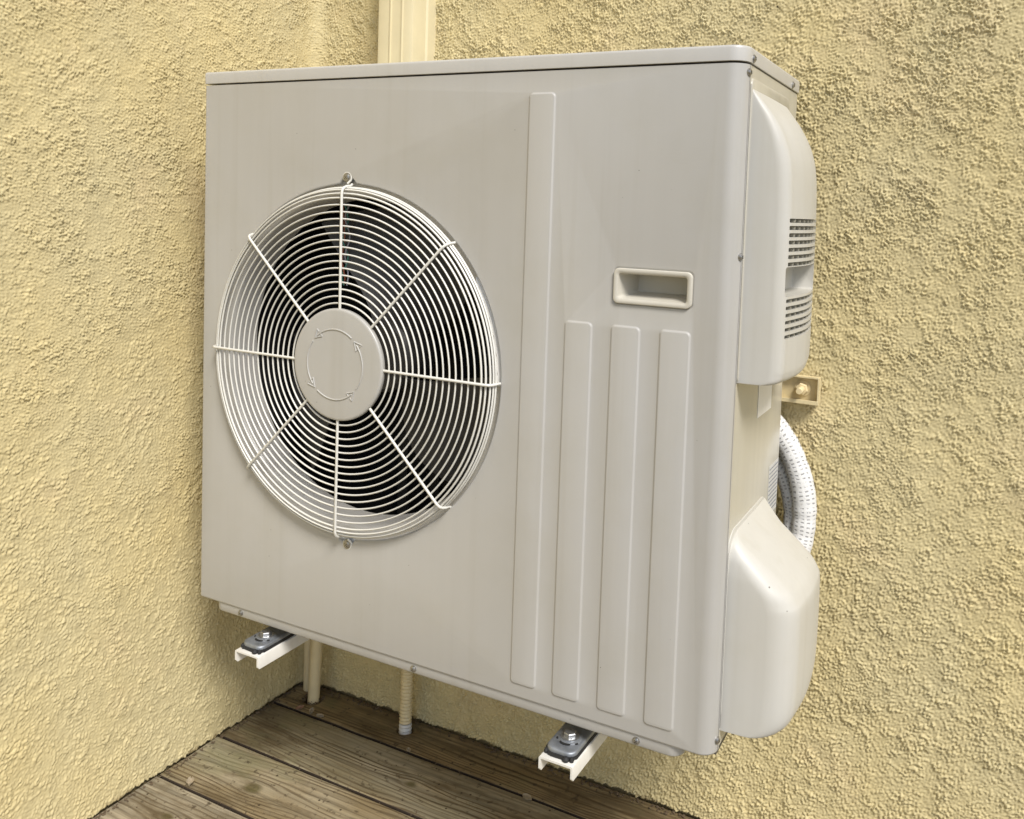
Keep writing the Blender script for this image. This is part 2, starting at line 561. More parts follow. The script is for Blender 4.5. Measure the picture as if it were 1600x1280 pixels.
def cyl_cutter(c, r, h, wob=0.0):
    bm = bmesh.new()
    rings = []
    for zz in (-h, h):
        rings.append([(c[0] + math.cos(a) * r * (1 + wob * math.sin(3 * a + 1)), c[1] + math.sin(a) * r * (1 + wob * math.cos(2 * a)), c[2] + zz)
                      for a in [2 * math.pi * k / 28 for k in range(28)]])
    loft(bm, rings, True, True, True)
    return obj('cutter', bm, M_wood, None, 40)
PIPE_A = (-.0606, .362); PIPE_B = (.1845, .370); PIPE_C = (-.098, .386)
boolean(deck_o, [cyl_cutter((PIPE_A[0], PIPE_A[1] - .003, ZD), .0205, .06, .14), cyl_cutter((PIPE_B[0], PIPE_B[1], ZD), .0185, .06, .06)])

bm = bmesh.new()
box(bm, -40, 40, -40, 40, -.95, -.93)
g = obj('ground', bm, M_ground, None, None); g['kind'] = 'structure'

# ------------------------------------------------------------ outdoor unit
U = thing('air_conditioner', 'large beige outdoor air conditioning unit with round fan grille, hung on the wall bracket', 'air conditioner', (0.47, .16, 0))
U.location = (0, 0, 0)
D = .320
FX, FZ, FR = .3228, .4568, .2857
def plan(x0, x1, y0, y1, rl, rr, inset, back=None, closed=False):
    """plan contour from back left, round the front, to back right"""
    pts = []
    s = inset
    if not closed:
        pts.append((x0 + s, back[0] if back else y1))
    else:
        for k in range(5):
            a = math.radians(90 + 90 * k / 4); r = .006
            pts.append((x0 + s + r + (r) * math.cos(a), y1 - s - r + r * math.sin(a)))
    for k in range(9):
        a = math.radians(180 + 90 * k / 8); r = max(rl - s, .0002)
        pts.append((x0 + s + r + r * math.cos(a), y0 + s + r + r * math.sin(a)))
    for k in range(13):
        a = math.radians(270 + 90 * k / 12); r = max(rr - s, .0002)
        pts.append((x1 - s - r + r * math.cos(a), y0 + s + r + r * math.sin(a)))
    if not closed:
        pts.append((x1 - s, back[1] if back else y1))
    else:
        for k in range(5):
            a = math.radians(0 + 90 * k / 4); r = .012
            pts.append((x1 - s - r + r * math.cos(a), y1 - s - r + r * math.sin(a)))
    return pts
RL, RR = .0035, .024
RIBS = [(.6391, .6789, .0220, .8720), (.7070, .7474, .0220, .5580), (.7770, .8175, .0220, .5580), (.8469, .8876, .0220, .5580)]
HX0, HX1, HZ0, HZ1 = .7779, .8883, .5888, .6366
def pip(p, poly):
    x, y = p; c = False; n = len(poly)
    for i in range(n):
        x1, y1 = poly[i]; x2, y2 = poly[i - 1]
        if (y1 > y) != (y2 > y) and x < (x2 - x1) * (y - y1) / (y2 - y1) + x1: c = not c
    return c
def fan_outline(r, n=160):
    """circle with the two small screw ears"""
    pts = []
    for k in range(n):
        a = 2 * math.pi * k / n
        rr = r
        for ea in (math.radians(91.5), math.radians(-88.5)):
            d = (a - ea + math.pi) % (2 * math.pi) - math.pi
            rr += .0145 * math.exp(-(d / .034) ** 4) + .003 * math.exp(-(d / .07) ** 2)
        pts.append((FX + rr * math.cos(a), FZ + rr * math.sin(a)))
    return pts
def front_panel():
    bm = bmesh.new()
    # wrap: plan contour swept up, the middle (front flat) left open
    lv = [(0, .016), (0, .0042), (.0004, .0026), (.0012, .0012), (.0026, .0004), (.0042, 0)]   # (z, inset)
    lv = [(.0004, .016), (0, .0042), (.0004, .0026), (.0012, .0012), (.0026, .0004), (.0042, 0), (ZT, 0)]
    rings = [[(x, y, z) for x, y in plan(0, XR, 0, D, RL, RR, ins, (.045, .0198))] for z, ins in lv]
    R = [[bm.verts.new(p) for p in r] for r in rings]
    n = len(R[0]); i_f = 9                      # index of the last left-corner point
    for li, (a, b) in enumerate(zip(R[:-1], R[1:])):
        for i in range(n - 1):
            if li == len(R) - 2 and i == i_f: continue
            f = bm.faces.new((a[i], a[i + 1], b[i + 1], b[i]))
            f.smooth = True
    # return lip at the seam and along the top
    for a, b in zip(R[:-1], R[1:]):
        pass
    top = R[-1]
    lip = [bm.verts.new(v.co + Vector((0, .0, 0))) for v in []]
    # flat face
    x0, x1 = RL, XR - RR
    outer = [(x0, .0042), (x1, .0042), (x1, ZT), (x0, ZT)]
    loops = [outer, fan_outline(FR)]
    loops.append(rrect(HX0 - .003, HX1 + .003, HZ0 - .003, HZ1 + .003, .009))
    for (a, b, c, d) in RIBS:
        loops.append(rrect(a - .002, b + .002, c - .002, d + .002, .0075))
    verts, edges = [], []
    for lp in loops:
        s = len(verts)
        verts += [Vector(p) for p in lp]
        edges += [(s + i, s + (i + 1) % len(lp)) for i in range(len(lp))]
    vo, eo, fo, *_ = delaunay_2d_cdt(verts, edges, [], 0, 1e-7)
    V = [bm.verts.new((p.x, 0, p.y)) for p in vo]
    for f in fo:
        c = sum((vo[i] for i in f), Vector((0, 0))) / len(f)
        if not pip(c, outer) or any(pip(c, lp) for lp in loops[1:]): continue
        try: bm.faces.new([V[i] for i in f])
        except ValueError: pass
    # raised ribs
    for (a, b, c, d) in RIBS:
        rr = []
        for t in range(7):
            u = t / 6; off = .002 - .0036 * u
            hgt = -.0019 * (3 * u * u - 2 * u ** 3)
            rr.append([(x, hgt, z) for x, z in rrect(a - off, b + off, c - off, d + off, .0075 - (.002 - off) * .8)])
        q = loft(bm, rr, True, False, True)
        for ring in q:
            for v in ring:
                for f in v.link_faces: f.smooth = len(f.verts) == 4
    # rolled edge round the fan opening
    rr = []
    for u in range(7):
        a = math.radians(90 * u / 6)
        rr.append([(x, .0035 * (1 - math.cos(a)) , z) for x, z in fan_outline(FR - .0035 * math.sin(a) )])
    rr.append([(x, .006, z) for x, z in fan_outline(FR - .0036)])
    q = loft(bm, rr, True)
    for ring in q:
        for v in ring:
            for f in v.link_faces: f.smooth = True
    # soft dip round the handle opening
    rr = []
    for u in range(5):
        t = u / 4
        rr.append([(x, .0022 * t * t, z) for x, z in rrect(HX0 - .003 + .0035 * t, HX1 + .003 - .0035 * t, HZ0 - .003 + .0035 * t, HZ1 + .003 - .0035 * t, .009 - .003 * t)])
    q = loft(bm, rr, True)
    bmesh.ops.remove_doubles(bm, verts=bm.verts, dist=1e-6)
    me = bpy.data.meshes.new('front_panel'); 
    bmesh.ops.recalc_face_normals(bm, faces=bm.faces)
    sm = [f.smooth for f in bm.faces]
    bm.to_mesh(me); bm.free()
    o = link('front_panel', me, M_panel, U)
    me.set_sharp_from_angle(angle=math.radians(40))
    return o
front = front_panel()

# lid
bm = bmesh.new()
lv = [(ZT + .0008, .012), (ZT + .0024, .0028), (ZT + .0024, .0015), (ZT + .0030, .0006), (ZT + .0185, .0002), (ZT + .0205, .0006), (ZT + .0218, .0016), (ZT + .0226, .0038), (ZT + .0230, .0075), (ZT + .0230, .02)]
lv = lv[1:]
rings = [[(x, y, z) for x, y in plan(-.0005, XR + .0012, -.0022, D + .0006, RL, RR, ins, closed=True)] for z, ins in lv]
loft(bm, rings, True, True, True)
lid = obj('lid', bm, M_lid, U, 30)
for y in (.030, .262):
    screw(lid, (XR + .0010, y, ZT + .009), (1, 0, 0))

# side, back, base: the sheet-metal body
bm = bmesh.new()
def sweep_xy(bm, pts, z0, z1):
    loft(bm, [[(x, y, z0) for x, y in pts], [(x, y, z1) for x, y in pts]], False)
sp = [(XR - .012, .0252), (XR - .0028, .0252), (XR - .0015, .0262)]
sp += [(XR - .0015, y) for y in (.12, .22)]
for k in range(9):
    a = math.radians(90 * k / 8); sp.append((XR - .0015 - .014 + .014 * math.cos(a), D - .014 + .014 * math.sin(a)))
sp.append((XR - .09, D))
sweep_xy(bm, sp, .004, ZT + .0010)
side = obj('side_panel', bm, M_side, U, 40)
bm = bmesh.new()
box(bm, XR - .011, XR - .0012, .0202, .0250, .004, ZT - .004)  # black strip standing in for the shade inside the panel seam
obj('seam_shadow_strip', bm, M_black, U, None)
bm = bmesh.new()
box(bm, .0025, XR - .030, D - .012, D, .004, ZT - .001)
obj('back_panel', bm, M_side, U, None)
bm = bmesh.new()
box(bm, .0015, .004, .046, D - .014, .004, ZT - .001)
obj('coil_guard', bm, M_side, U, None)
# dark inside: divider, coil, floor
bm = bmesh.new()
box(bm, .020, .612, .250, .270, .02, .88)
coil = obj('heat_exchanger', bm, M_coil, U, None)
bm = bmesh.new()
box(bm, .612, .620, .016, .300, .02, .88)
box(bm, .006, XR - .03, .012, .300, .006, .012)
box(bm, .006, XR - .03, .012, .300, .885, .891)
box(bm, .006, .010, .012, .300, .013, .884)
obj('inner_partition', bm, M_black, U, None)

# base pan
bm = bmesh.new()
rr = []
for z, ins in ((-.0175, .010), (-.0172, .0045), (-.0160, .0018), (-.014, .0005), (-.002, 0), (.001, 0)):
    rr.append([(x, y, z) for x, y in plan(.030 - .0, .900, .0035, D - .01, .020, .020, ins - .0, closed=True)])
loft(bm, rr, True, True, True)
pan = obj('base_pan', bm, M_panel, U, 35)
for x in (.096, .4637, .836):
    screw(pan, (x, .0030, -.0082), (0, -1, 0), .0046)
bm = bmesh.new()
box(bm, XR - .028, XR - .0045, .0295, .16, -.010, .026, .001)
obj('base_corner', bm, plain('dark_corner_steel', (.16, .155, .15), .5, .5, .4, 60), U)
for z in (.893, .6592, .0185):
    screw(front, (XR - .0004, .0175, z), (1, -.12, 0), .0044)

# bellmouth (shroud)
bm = bmesh.new()
prof = [(FR + .004, .0065), (FR - .003, .0068), (FR - .008, .0075), (FR - .0125, .0100), (FR - .016, .014), (FR - .019, .020), (FR - .0215, .030), (FR - .023, .045), (FR - .0235, .066), (FR - .0235, .074), (FR - .005, .074)]
prof = [(FR - .0035, .0058), (FR - .0036, .0078), (FR - .0050, .0090), (FR - .0150, .0092), (FR - .0180, .0108), (FR - .0205, .015), (FR - .0225, .024), (FR - .0235, .042), (FR - .0238, .060), (FR - .0238, .066), (FR + .001, .066)]
rings = [[(x, y, z) for x, z in (fan_outline(r, 160) if y < .0095 else [(FX + r * math.cos(2 * math.pi * k / 160), FZ + r * math.sin(2 * math.pi * k / 160)) for k in range(160)])] for r, y in prof]
loft(bm, rings, True)
shroud = obj('bellmouth', bm, M_panel, U, 40)
bm = bmesh.new()   # foil label strip on the bellmouth
rr = []
for k in range(19):
    a = math.radians(-1 + 34 * k / 18)
    w = .006 if k not in (0, 18) else .003
    w *= (1 + .15 * math.sin(k * 2.2))
    r0, r1 = FR - .0055 , FR - .0055 - w
    rr.append([(FX + r0 * math.cos(a), .0086, FZ + r0 * math.sin(a)), (FX + r1 * math.cos(a), .0050, FZ + r1 * math.sin(a)), (FX + r1 * math.cos(a), .0054, FZ + r1 * math.sin(a)), (FX + r0 * math.cos(a), .0090, FZ + r0 * math.sin(a))])
loft(bm, rr, True, True, True)
obj('foil_strip', bm, M_stick, shroud)

# fan
FAN = bpy.data.objects.new('fan', None); col.objects.link(FAN); FAN.parent = U; FAN.location = (FX, .105, FZ)
bm = bmesh.new()
disc(bm, (0, 0, 0), (0, -1, 0), [(.062, -.05), (.062, .018), (.056, .026), (.03, .030), (.004, .031)], 40)
obj('fan_hub', bm, M_blade, FAN)
for b in range(3):
    bm = bmesh.new()
    ang0 = math.radians(72 + 120 * b)
    rows = []
    for i in range(10):
        r = .055 + (.248 - .055) * i / 9
        row = []
        for j in range(9):
            u = j / 8
            sweep = math.radians(-20 + 62 * (i / 9) ** 1.3) * .4
            half = math.radians(30 + 8 * math.sin(i / 9 * math.pi))
            a = ang0 + sweep + (u - .5) * 2 * half
            y = (u - .5) * -.075 + .012 * math.cos((u - .5) * 3)
            row.append((r * math.cos(a), y, r * math.sin(a)))
        rows.append(row)
    back = [[(x, y + .004, z) for x, y, z in row] for row in rows]
    fr_ = [[bm.verts.new(p) for p in r] for r in rows]; bk_ = [[bm.verts.new(p) for p in r] for r in back]
    for G in (fr_, bk_):
        for i in range(9):
            for j in range(8): bm.faces.new((G[i][j], G[i + 1][j], G[i + 1][j + 1], G[i][j + 1]))
    for i in range(9):
        for j in (0, 8): bm.faces.new((fr_[i][j], fr_[i + 1][j], bk_[i + 1][j], bk_[i][j]))
    for j in range(8):
        for i in (0, 9): bm.faces.new((fr_[i][j], fr_[i][j + 1], bk_[i][j + 1], bk_[i][j]))
    obj('fan_blade', bm, M_blade, FAN)
# motor mount rail and coloured leads glimpsed behind the grille
bm = bmesh.new()
box(bm, FX - .045, FX - .025, .20, .212, .05, .87); box(bm, FX + .025, FX + .045, .20, .212, .05, .87)
obj('motor_mount', bm, M_coil, U, None)
for dx, c in ((0, (.32, .10, .06)), (.004, (.06, .22, .18)), (.008, (.30, .30, .34))):
    bm = bmesh.new()
    pts = [(FX - .070 + dx + .004 * math.sin(k * 1.1 + dx * 900), .068 + .003 * math.cos(k * 1.3 + dx * 400), FZ + .115 + .0122 * k) for k in range(12)]
    tube(bm, pts, .0014, 6)
    obj('motor_lead', bm, plain('lead_colour', c, .4), U)

# grille
GY = -.0205
GX = .3228
bm = bmesh.new()
def ring(bm, r, y, rad, n=128, c=(GX, FZ)):
    tube(bm, [(c[0] + r * math.cos(2 * math.pi * k / n), y, c[1] + r * math.sin(2 * math.pi * k / n)) for k in range(n)], rad, 6, True)
for k in range(15):
    ring(bm, .0965 + .0110 * k, GY + .0030, .00148)
for r, y in ((.2612, GY + .0034), (.2680, GY + .0046), (.2738, GY + .0076), (.2764, GY + .0120), (.2776, GY + .0168)):
    ring(bm, r, y, .0017)
grille = obj('fan_grille', bm, M_grille, U, 60)
for k in range(8):
    a = math.radians(45 * k + (0.6 if k % 2 else 0))
    dirv = Vector((math.cos(a), 0, math.sin(a))); c = Vector((GX, 0, FZ))
    prof = [(.082, GY + .001), (.2690, GY + .0000), (.2745, GY + .0018), (.2775, GY + .0055), (.2795, GY + .012), (.2800, GY + .0185), (.2805, GY + .0215), (.2830, GY + .0240)]
    bm = bmesh.new()
    tube(bm, [c + dirv * r + Vector((0, y, 0)) for r, y in prof], .0022, 8)
    obj('spoke', bm, M_grille, grille, 60)
# screw lugs at the two ears
for s in (1, -1):
    a0 = math.radians(91.5 if s > 0 else -88.5)
    ex, ez = FX + (FR + .0080) * math.cos(a0), FZ + (FR + .0080) * math.sin(a0)
    bm = bmesh.new()
    pts = []
    for k in range(13):
        a = math.radians(-30 + 240 * k / 12) * (1 if s > 0 else -1)
        pts.append((ex + .0080 * math.cos(a), .0015, ez + .0080 * math.sin(a)))
    pts = [(pts[0][0] - .004, -.002, pts[0][2] - s * .006)] + pts
    tube(bm, pts, .0018, 8)
    obj('lug', bm, M_grille, grille, 60)
    bm = bmesh.new()
    disc(bm, (ex, .004, ez), (0, -1, 0), [(.009, -.004), (.009, .002), (.0085, .0026)], 28)
    obj('lug_plate', bm, M_galv, grille)
    screw(grille, (ex, -.0005, ez), (0, -1, 0), .0062)
# hub cap with the four-arrow ring
bm = bmesh.new()
disc(bm, (GX - .0005, GY, FZ), (0, -1, 0), [(.0840, -.006), (.0872, -.0058), (.0885, -.004), (.0885, .0012), (.0878, .0026), (.0862, .0034), (.084, .0037), (.05, .0040), (.0005, .0041)], 96)
cap = obj('hub_cap', bm, M_panel, grille, 40)
bm = bmesh.new()
yo = GY - .0040
AR = .0555
cx, cz = GX - .0045, FZ + .000
for ah in (45, 135, 225, 315):
    a1 = math.radians(ah - 6); a0 = math.radians(ah - 82)
    tube(bm, [(cx + AR * math.cos(a0 + (a1 - a0) * k / 22), yo, cz + AR * math.sin(a0 + (a1 - a0) * k / 22)) for k in range(23)], .0013, 8)
    # head of the arrow
    p = Vector((cx + AR * math.cos(math.radians(ah + 1)), yo, cz + AR * math.sin(math.radians(ah + 1))))
    tdir = Vector((-math.sin(math.radians(ah)), 0, math.cos(math.radians(ah)))); rd = Vector((math.cos(math.radians(ah)), 0, math.sin(math.radians(ah))))
    b_ = p - tdir * .013
    tube(bm, [b_ + rd * .0075, p, b_ - rd * .0075], .0013, 6)
    tube(bm, [b_ + rd * .0075, b_ + rd * .002], .0011, 6)
    tube(bm, [b_ - rd * .0075, b_ - rd * .002], .0011, 6)
obj('embossed_arrows', bm, M_panel, cap, 60)

# handle
bm = bmesh.new()
seq = [(0, .0022, .0075), (.0000, -.0020, .0075), (.0008, -.0034, .0068), (.0020, -.0038, .006), (.0048, -.0036, .005), (.0066, -.0024, .0045), (.0072, .0004, .004), (.0080, .004, .0038)]
rr = [[(x, y, z) for x, z in rrect(HX0 + o, HX1 - o, HZ0 + o, HZ1 - o, r)] for o, y, r in seq]
# pocket: sides lean inwards, the floor slopes up
x0, x1, z0, z1 = HX0 + .008, HX1 - .008, HZ0 + .008, HZ1 - .008
for t in (0.35, .7, 1.0):
    rr.append([(x, .004 + .040 * t, z) for x, z in rrect(x0 + .010 * t, x1 - .010 * t, z0 + .006 * t, z1 - .001 * t, .0035)])
loft(bm, rr, True, False, True)
obj('handle', bm, paint('handle_plastic', (.58, .555, .485), .45, .02, .04, wob=0.0, spec=.4), U, 38)

# side covers ---------------------------------------------------------
def interp(tab, z):
    for (z0, *a), (z1, *b) in zip(tab[:-1], tab[1:]):
        if z <= z1:
            t = (z - z0) / (z1 - z0) if z1 > z0 else 0
            return [p + (q - p) * t for p, q in zip(a, b)]
    return tab[-1][1:]
def smooth_tab(tab, n):
    """Catmull-Rom through the table rows"""
    out = []
    P = [np.array(r, float) for r in tab]
    for i in range(len(P) - 1):
        p0 = P[max(i - 1, 0)]; p1 = P[i]; p2 = P[i + 1]; p3 = P[min(i + 2, len(P) - 1)]
        for k in range(n):
            t = k / n
            out.append(.5 * ((2 * p1) + (-p0 + p2) * t + (2 * p0 - 5 * p1 + 4 * p2 - p3) * t * t + (-p0 + 3 * p1 - 3 * p2 + p3) * t ** 3))
    out.append(P[-1])
    return out
def cover(name, tab, y0, y1, xb, bulge, nsm=4):
    """rows (z, protrusion, front radius, back inset)"""
    bm = bmesh.new()
    rings = []
    for z, P, rf, bi, fi in smooth_tab([tuple(r) + (0.0,) * (5 - len(r)) for r in tab], nsm):
        P = max(P, .0006)
        y0_, fi = y0, max(fi, 0)
        y0 = y0_ + fi
        r = min(rf, P * .95); rb = min(.026, P * .8)
        Y1 = y1 - bi
        pts = [(xb - .004, y0), (xb + (P - r) * .5, y0 + .0006)]
        for k in range(11):
            a = math.radians(270 + 90 * k / 10)
            pts.append((xb + P - r + r * math.cos(a), y0 + .001 + r + r * math.sin(a)))
        for k in range(1, 12):
            t = k / 12
            ya = y0 + .001 + r; yb = Y1 - rb
            pts.append((xb + P + bulge * min(1, P / .03) * math.sin(math.pi * t), ya + (yb - ya) * t))
        for k in range(7):
            a = math.radians(90 * k / 6)
            pts.append((xb + P - rb + rb * math.cos(a), Y1 - rb + rb * math.sin(a)))
        pts.append((xb - .004, Y1))
        rings.append([(x, y, z) for x, y in pts])
        y0 = y0_
    loft(bm, rings, True, True, True)
    return obj(name, bm, M_cover, U, 42)
XS = XR - .0015
# upper
bm = bmesh.new()
fp = rrect(.0280, .245, .4915, .8885, .011)
rr = [[(XS + x, y, z) for y, z in [( (py - .133) * (1 - k) + .133, (pz - .69) * (1 - k * .6) + .69) for py, pz in fp]] for x, k in ((-.003, 0), (.0010, 0), (.0022, .004), (.0026, .010))]
loft(bm, rr, True, True, True)
plate = obj('cover_plate', bm, M_side, U, 40)
upper_tab = [(.4945, .036, .010, .030), (.4955, .046, .014, .022), (.4995, .0535, .016, .014), (.5075, .0570, .018, .006), (.525, .0580, .018, 0), (.62, .0580, .018, 0), (.72, .0572, .018, 0),
             (.772, .0545, .018, 0), (.800, .0490, .017, 0), (.822, .0405, .015, 0), (.842, .0290, .012, 0), (.858, .0160, .008, 0), (.870, .0060, .004, 0), (.876, .0012, .001, 0)]
uc = cover('service_cover', upper_tab, .0300, .232, XS, .0075)
cut = []
def cutbox(*a, **k):
    bm = bmesh.new(); box(bm, *a, **k); return obj('cutter', bm, M_cover, None, None)
slots = []
for k in range(7): slots.append((.7080 - .00935 * k, .060))
for k in range(6): slots.append((.6045 - .0093 * k, .060))
cb = bmesh.new()
for z, _ in slots:
    box(cb, XS + .047, XS + .09, .0415, .222, z - .0026, z + .0026, .0009, 1)
cut.append(obj('cutter', cb, M_cover, None, None))
# hand pocket
pb = bmesh.new()
box(pb, XS + .028, XS + .09, .0385, .207, .6105, .6485, .003, 2)
cut.append(obj('cutter', pb, M_cover, None, None))
boolean(uc, cut)
uc.data.set_sharp_from_angle(angle=math.radians(40))
for p in uc.data.polygons: p.use_smooth = True
bm = bmesh.new()
for z, _ in slots:
    box(bm, XS + .0465, XS + .0478, .043, .220, z - .0022, z + .0022)  # dark sheets added so the shallow slot floors look shaded
vb = obj('slot_shade_sheet', bm, M_black, uc, None)
M_fin = plain('vent_fin_grey', (.06, .057, .045), .6)
M_fin2 = plain('vent_divider', (.40, .38, .31), .5)
for z, _ in slots:
    bm = bmesh.new()
    box(bm, XS + .0472, XS + .0486, .044, .219, z - .0021, z + .0021)
    for j in range(8):
        y = .062 + .0205 * j
        t = min(1, max(0, (y - .049) / .165)); xe = XS + .0570 + .0065 * math.sin(math.pi * t)
        box(bm, XS + .0480, xe, y, y + .0016, z - .0020, z + .0020)
    vf = obj('vent_fins', bm, [M_fin2, M_fin], uc, None)
    for p in vf.data.polygons[:6]: p.material_index = 1
# ledge under the hand pocket
# lower
lower_tab = [(.0260, .040, .010, .030), (.0275, .058, .020, .022), (.034, .0745, .030, .012), (.047, .0860, .036, .004), (.068, .0910, .038, 0), (.11, .0925, .038, 0), (.165, .0925, .038, 0), (.196, .0915, .038, 0),
             (.207, .0880, .038, 0), (.219, .0800, .036, 0), (.234, .0640, .034, 0), (.248, .0480, .030, 0, .001), (.262, .0310, .024, 0, .003), (.275, .0155, .014, 0, .009), (.283, .0065, .006, 0, .020), (.288, .0012, .0015, 0, .040)]
lc = cover('pipe_cover', lower_tab, .0290, .222, XS, .004)
bm = bmesh.new()
fp = rrect(.0280, .228, .0275, .2945, .026)
rr = [[(XS + x, y, z) for y, z in [((py - .128) * (1 - k) + .128, (pz - .165) * (1 - k * .8) + .165) for py, pz in fp]] for x, k in ((-.003, 0), (.0004, 0), (.0010, .003), (.0012, .006))]
loft(bm, rr, True, True, True)
obj('cover_flange', bm, M_cover, U, 40)
for za, zb2 in ((.030, .268), (.494, .880)):
    bm = bmesh.new()
    box(bm, XS - .001, XS + .0008, .0272, .0283, za, zb2)  # added black line for the shaded gap along the cover plate edge
    obj('plate_gap_shadow', bm, M_black, side, None)
# stickers on the side
bm = bmesh.new()
box(bm, XS + .0002, XS + .0006, .152, .2335, .4235, .4905)
obj('sticker', bm, M_stick, side, None)
bm = bmesh.new()
box(bm, XS + .0002, XS + .0006, .243, .305, .250, .330)
st = obj('rating_label', bm, plain('label_grey', (.60, .60, .58), .4), side, None)
bm = bmesh.new()
for k in range(11):
    z = .324 - .0066 * k
    y = .246
    while y < .300:
        w = random.uniform(.004, .012)
        box(bm, XS + .00065, XS + .0008, y, min(y + w, .302), z - .0012, z + .0008)
        y += w + .002
obj('print', bm, M_ink, st, None)

# mounting feet
for fx in (.1465, .7315):
    bm = bmesh.new()
    def fpl(w, y0, y1, r):
        return rrect(fx - w / 2, fx + w / 2, y0, y1, r, 6)
    rr = []
    for ins, z in ((0, -.0465), (0, -.0430), (.0010, -.0415), (.003, -.0408), (.006, -.0406)):
        rr.append([(x, y, z) for x, y in fpl(.046 - 2 * ins, -.022 + ins, .20, .013 - ins * .7)])
    loft(bm, rr, True, True, True)
    foot = obj('mounting_foot', bm, M_galv, U, 40)
    bc = (fx + .0005, .0125)
    bm = bmesh.new()
    disc(bm, (bc[0], bc[1], -.0406), (0, 0, 1), [(.0185, -.001), (.0185, 0), (.0160, .0014), (.013, .0018), (.004, .0018)], 32)
    obj('boss', bm, M_galv, foot)
    bm = bmesh.new()
    disc(bm, (bc[0], bc[1], -.0390), (0, 0, 1), [(.0135, -.001), (.0135, .0012), (.0125, .0016), (.0100, .0017)], 28)
    disc(bm, (bc[0], bc[1], -.0374), (0, 0, 1), [(.0096, -.001), (.0096, .0048), (.0084, .0058), (.0015, .0060)], 6)
    obj('bolt', bm, M_bolt, foot, 30)
    bm = bmesh.new()
    cpts = [(bc[0] + .0085 * math.cos(math.radians(a)), bc[1] - .0160 + .0050 * math.sin(math.radians(a))) for a in range(0, 360, 20)]
    loft(bm, [[(x, y, -.0400) for x, y in cpts], [(x, y, -.0396) for x, y in cpts]], True, True, True)
    for dx in (-.0145, .0145):
        disc(bm, (bc[0] + dx, bc[1] - .0095, -.0402), (0, 0, 1), [(.0026, -.001), (.0026, .0004)], 14)
    obj('slot', bm, M_black, foot, None)
    bm = bmesh.new()   # rubber pad squeezed out under the foot
    pts = []
    base = rrect(fx - .0235, fx + .0235, -.0235, .19, .012, 8)
    for i, (x, y) in enumerate(base):
        w = .0012 * math.sin(i * 1.7 + fx * 9) + .0010 * math.sin(i * 3.1)
        dv = Vector((x - fx, min(y, .01) - .01)).normalized() * w if y < .02 else Vector((0, 0))
        pts.append((x + dv.x, y + dv.y))
    loft(bm, [[(x, y, -.0518) for x, y in pts], [(x, y, -.0466) for x, y in pts]], True, True, True)
    for (qx, qy, qr) in ((.012, -.0240, .0045), (.020, -.0215, .003), (-.021, -.0185, .0035)):
        disc(bm, (fx + qx, qy, -.0515), (0, 0, 1), [(qr, 0), (qr * 1.1, .003), (qr * .6, .006)], 12)
    obj('rubber_pad', bm, M_rubber, foot)

# ------------------------------------------------------------ wall bracket
B = thing('wall_bracket', 'white steel wall bracket whose two arms stick out under the outdoor unit', 'bracket')
ZB = -.0521
for x0 in (.1208, .7052):
    x1 = x0 + .0526; h = .0215; t = .0030
    prof = [(x0, ZB - h), (x0, ZB - .002), (x0 + .0006, ZB - .0006), (x0 + .002, ZB), (x1 - .002, ZB), (x1 - .0006, ZB - .0006), (x1, ZB - .002), (x1, ZB - h),
            (x1 - t, ZB - h), (x1 - t, ZB - t - .001), (x1 - t - .001, ZB - t), (x0 + t + .001, ZB - t), (x0 + t, ZB - t - .001), (x0 + t, ZB - h)]
    bm = bmesh.new()
    rr = []
    for y, cutf in ((-.0315, .004), (-.0280, 0.0), (.385, 0.0)):
        rr.append([(x, y, max(z, ZB - h + cutf)) for x, z in prof])
    loft(bm, rr, True, True, True)
    arm = obj('arm', bm, M_white, B, 30)
    bm = bmesh.new()
    box(bm, x0 + .004, x1 - .004, .386, .400, -.09, .44, .001)
    obj('upright', bm, M_yellow, B)
bm = bmesh.new()   # wall rail: a lipped channel, open to the front
xa, xb_ = .06, .9845
zt_, zb_ = .4490, .4050
prof = [(.4045, zt_), (.3800, zt_), (.3800, zt_ - .0025), (.4015, zt_ - .0025), (.4015, zb_ + .0025), (.3800, zb_ + .0025), (.3800, zb_ + .0085), (.3778, zb_ + .0085), (.3778, zb_), (.4045, zb_)]
prof = [(.4045, zt_), (.3900, zt_), (.3900, zt_ - .0022), (.4023, zt_ - .0022), (.4023, zb_ + .0022), (.3850, zb_ + .0022), (.3850, zb_ + .0000), (.4045, zb_)]
loft(bm, [[(x, y, z) for y, z in prof] for x in (xa, xb_)], True, True, True)
rail = obj('rail', bm, M_yellow, B, None)
bm = bmesh.new()
box(bm, xb_, xb_ + .0022, .3860, .4045, zb_ + .0004, zt_ - .0004)
box(bm, xa, xb_ + .002, .3830, .3849, zb_ - .0005, zb_ + .0062, .0004, 1)
obj('rail_lip', bm, M_yellow, rail, None)
bm = bmesh.new()
disc(bm, (.9575, .4022, .4270), (0, -1, 0), [(.0135, 0), (.0135, .0015), (.012, .002)], 28)
disc(bm, (.9575, .4003, .4270), (0, -1, 0), [(.0105, 0), (.0105, .0070), (.0088, .0085), (.005, .0086)], 6)
disc(bm, (.9575, .3920, .4270), (0, -1, 0), [(.0056, 0), (.0056, .0195), (.0048, .0210), (.002, .0211)], 20)
obj('bolt', bm, M_cream, rail, 30)

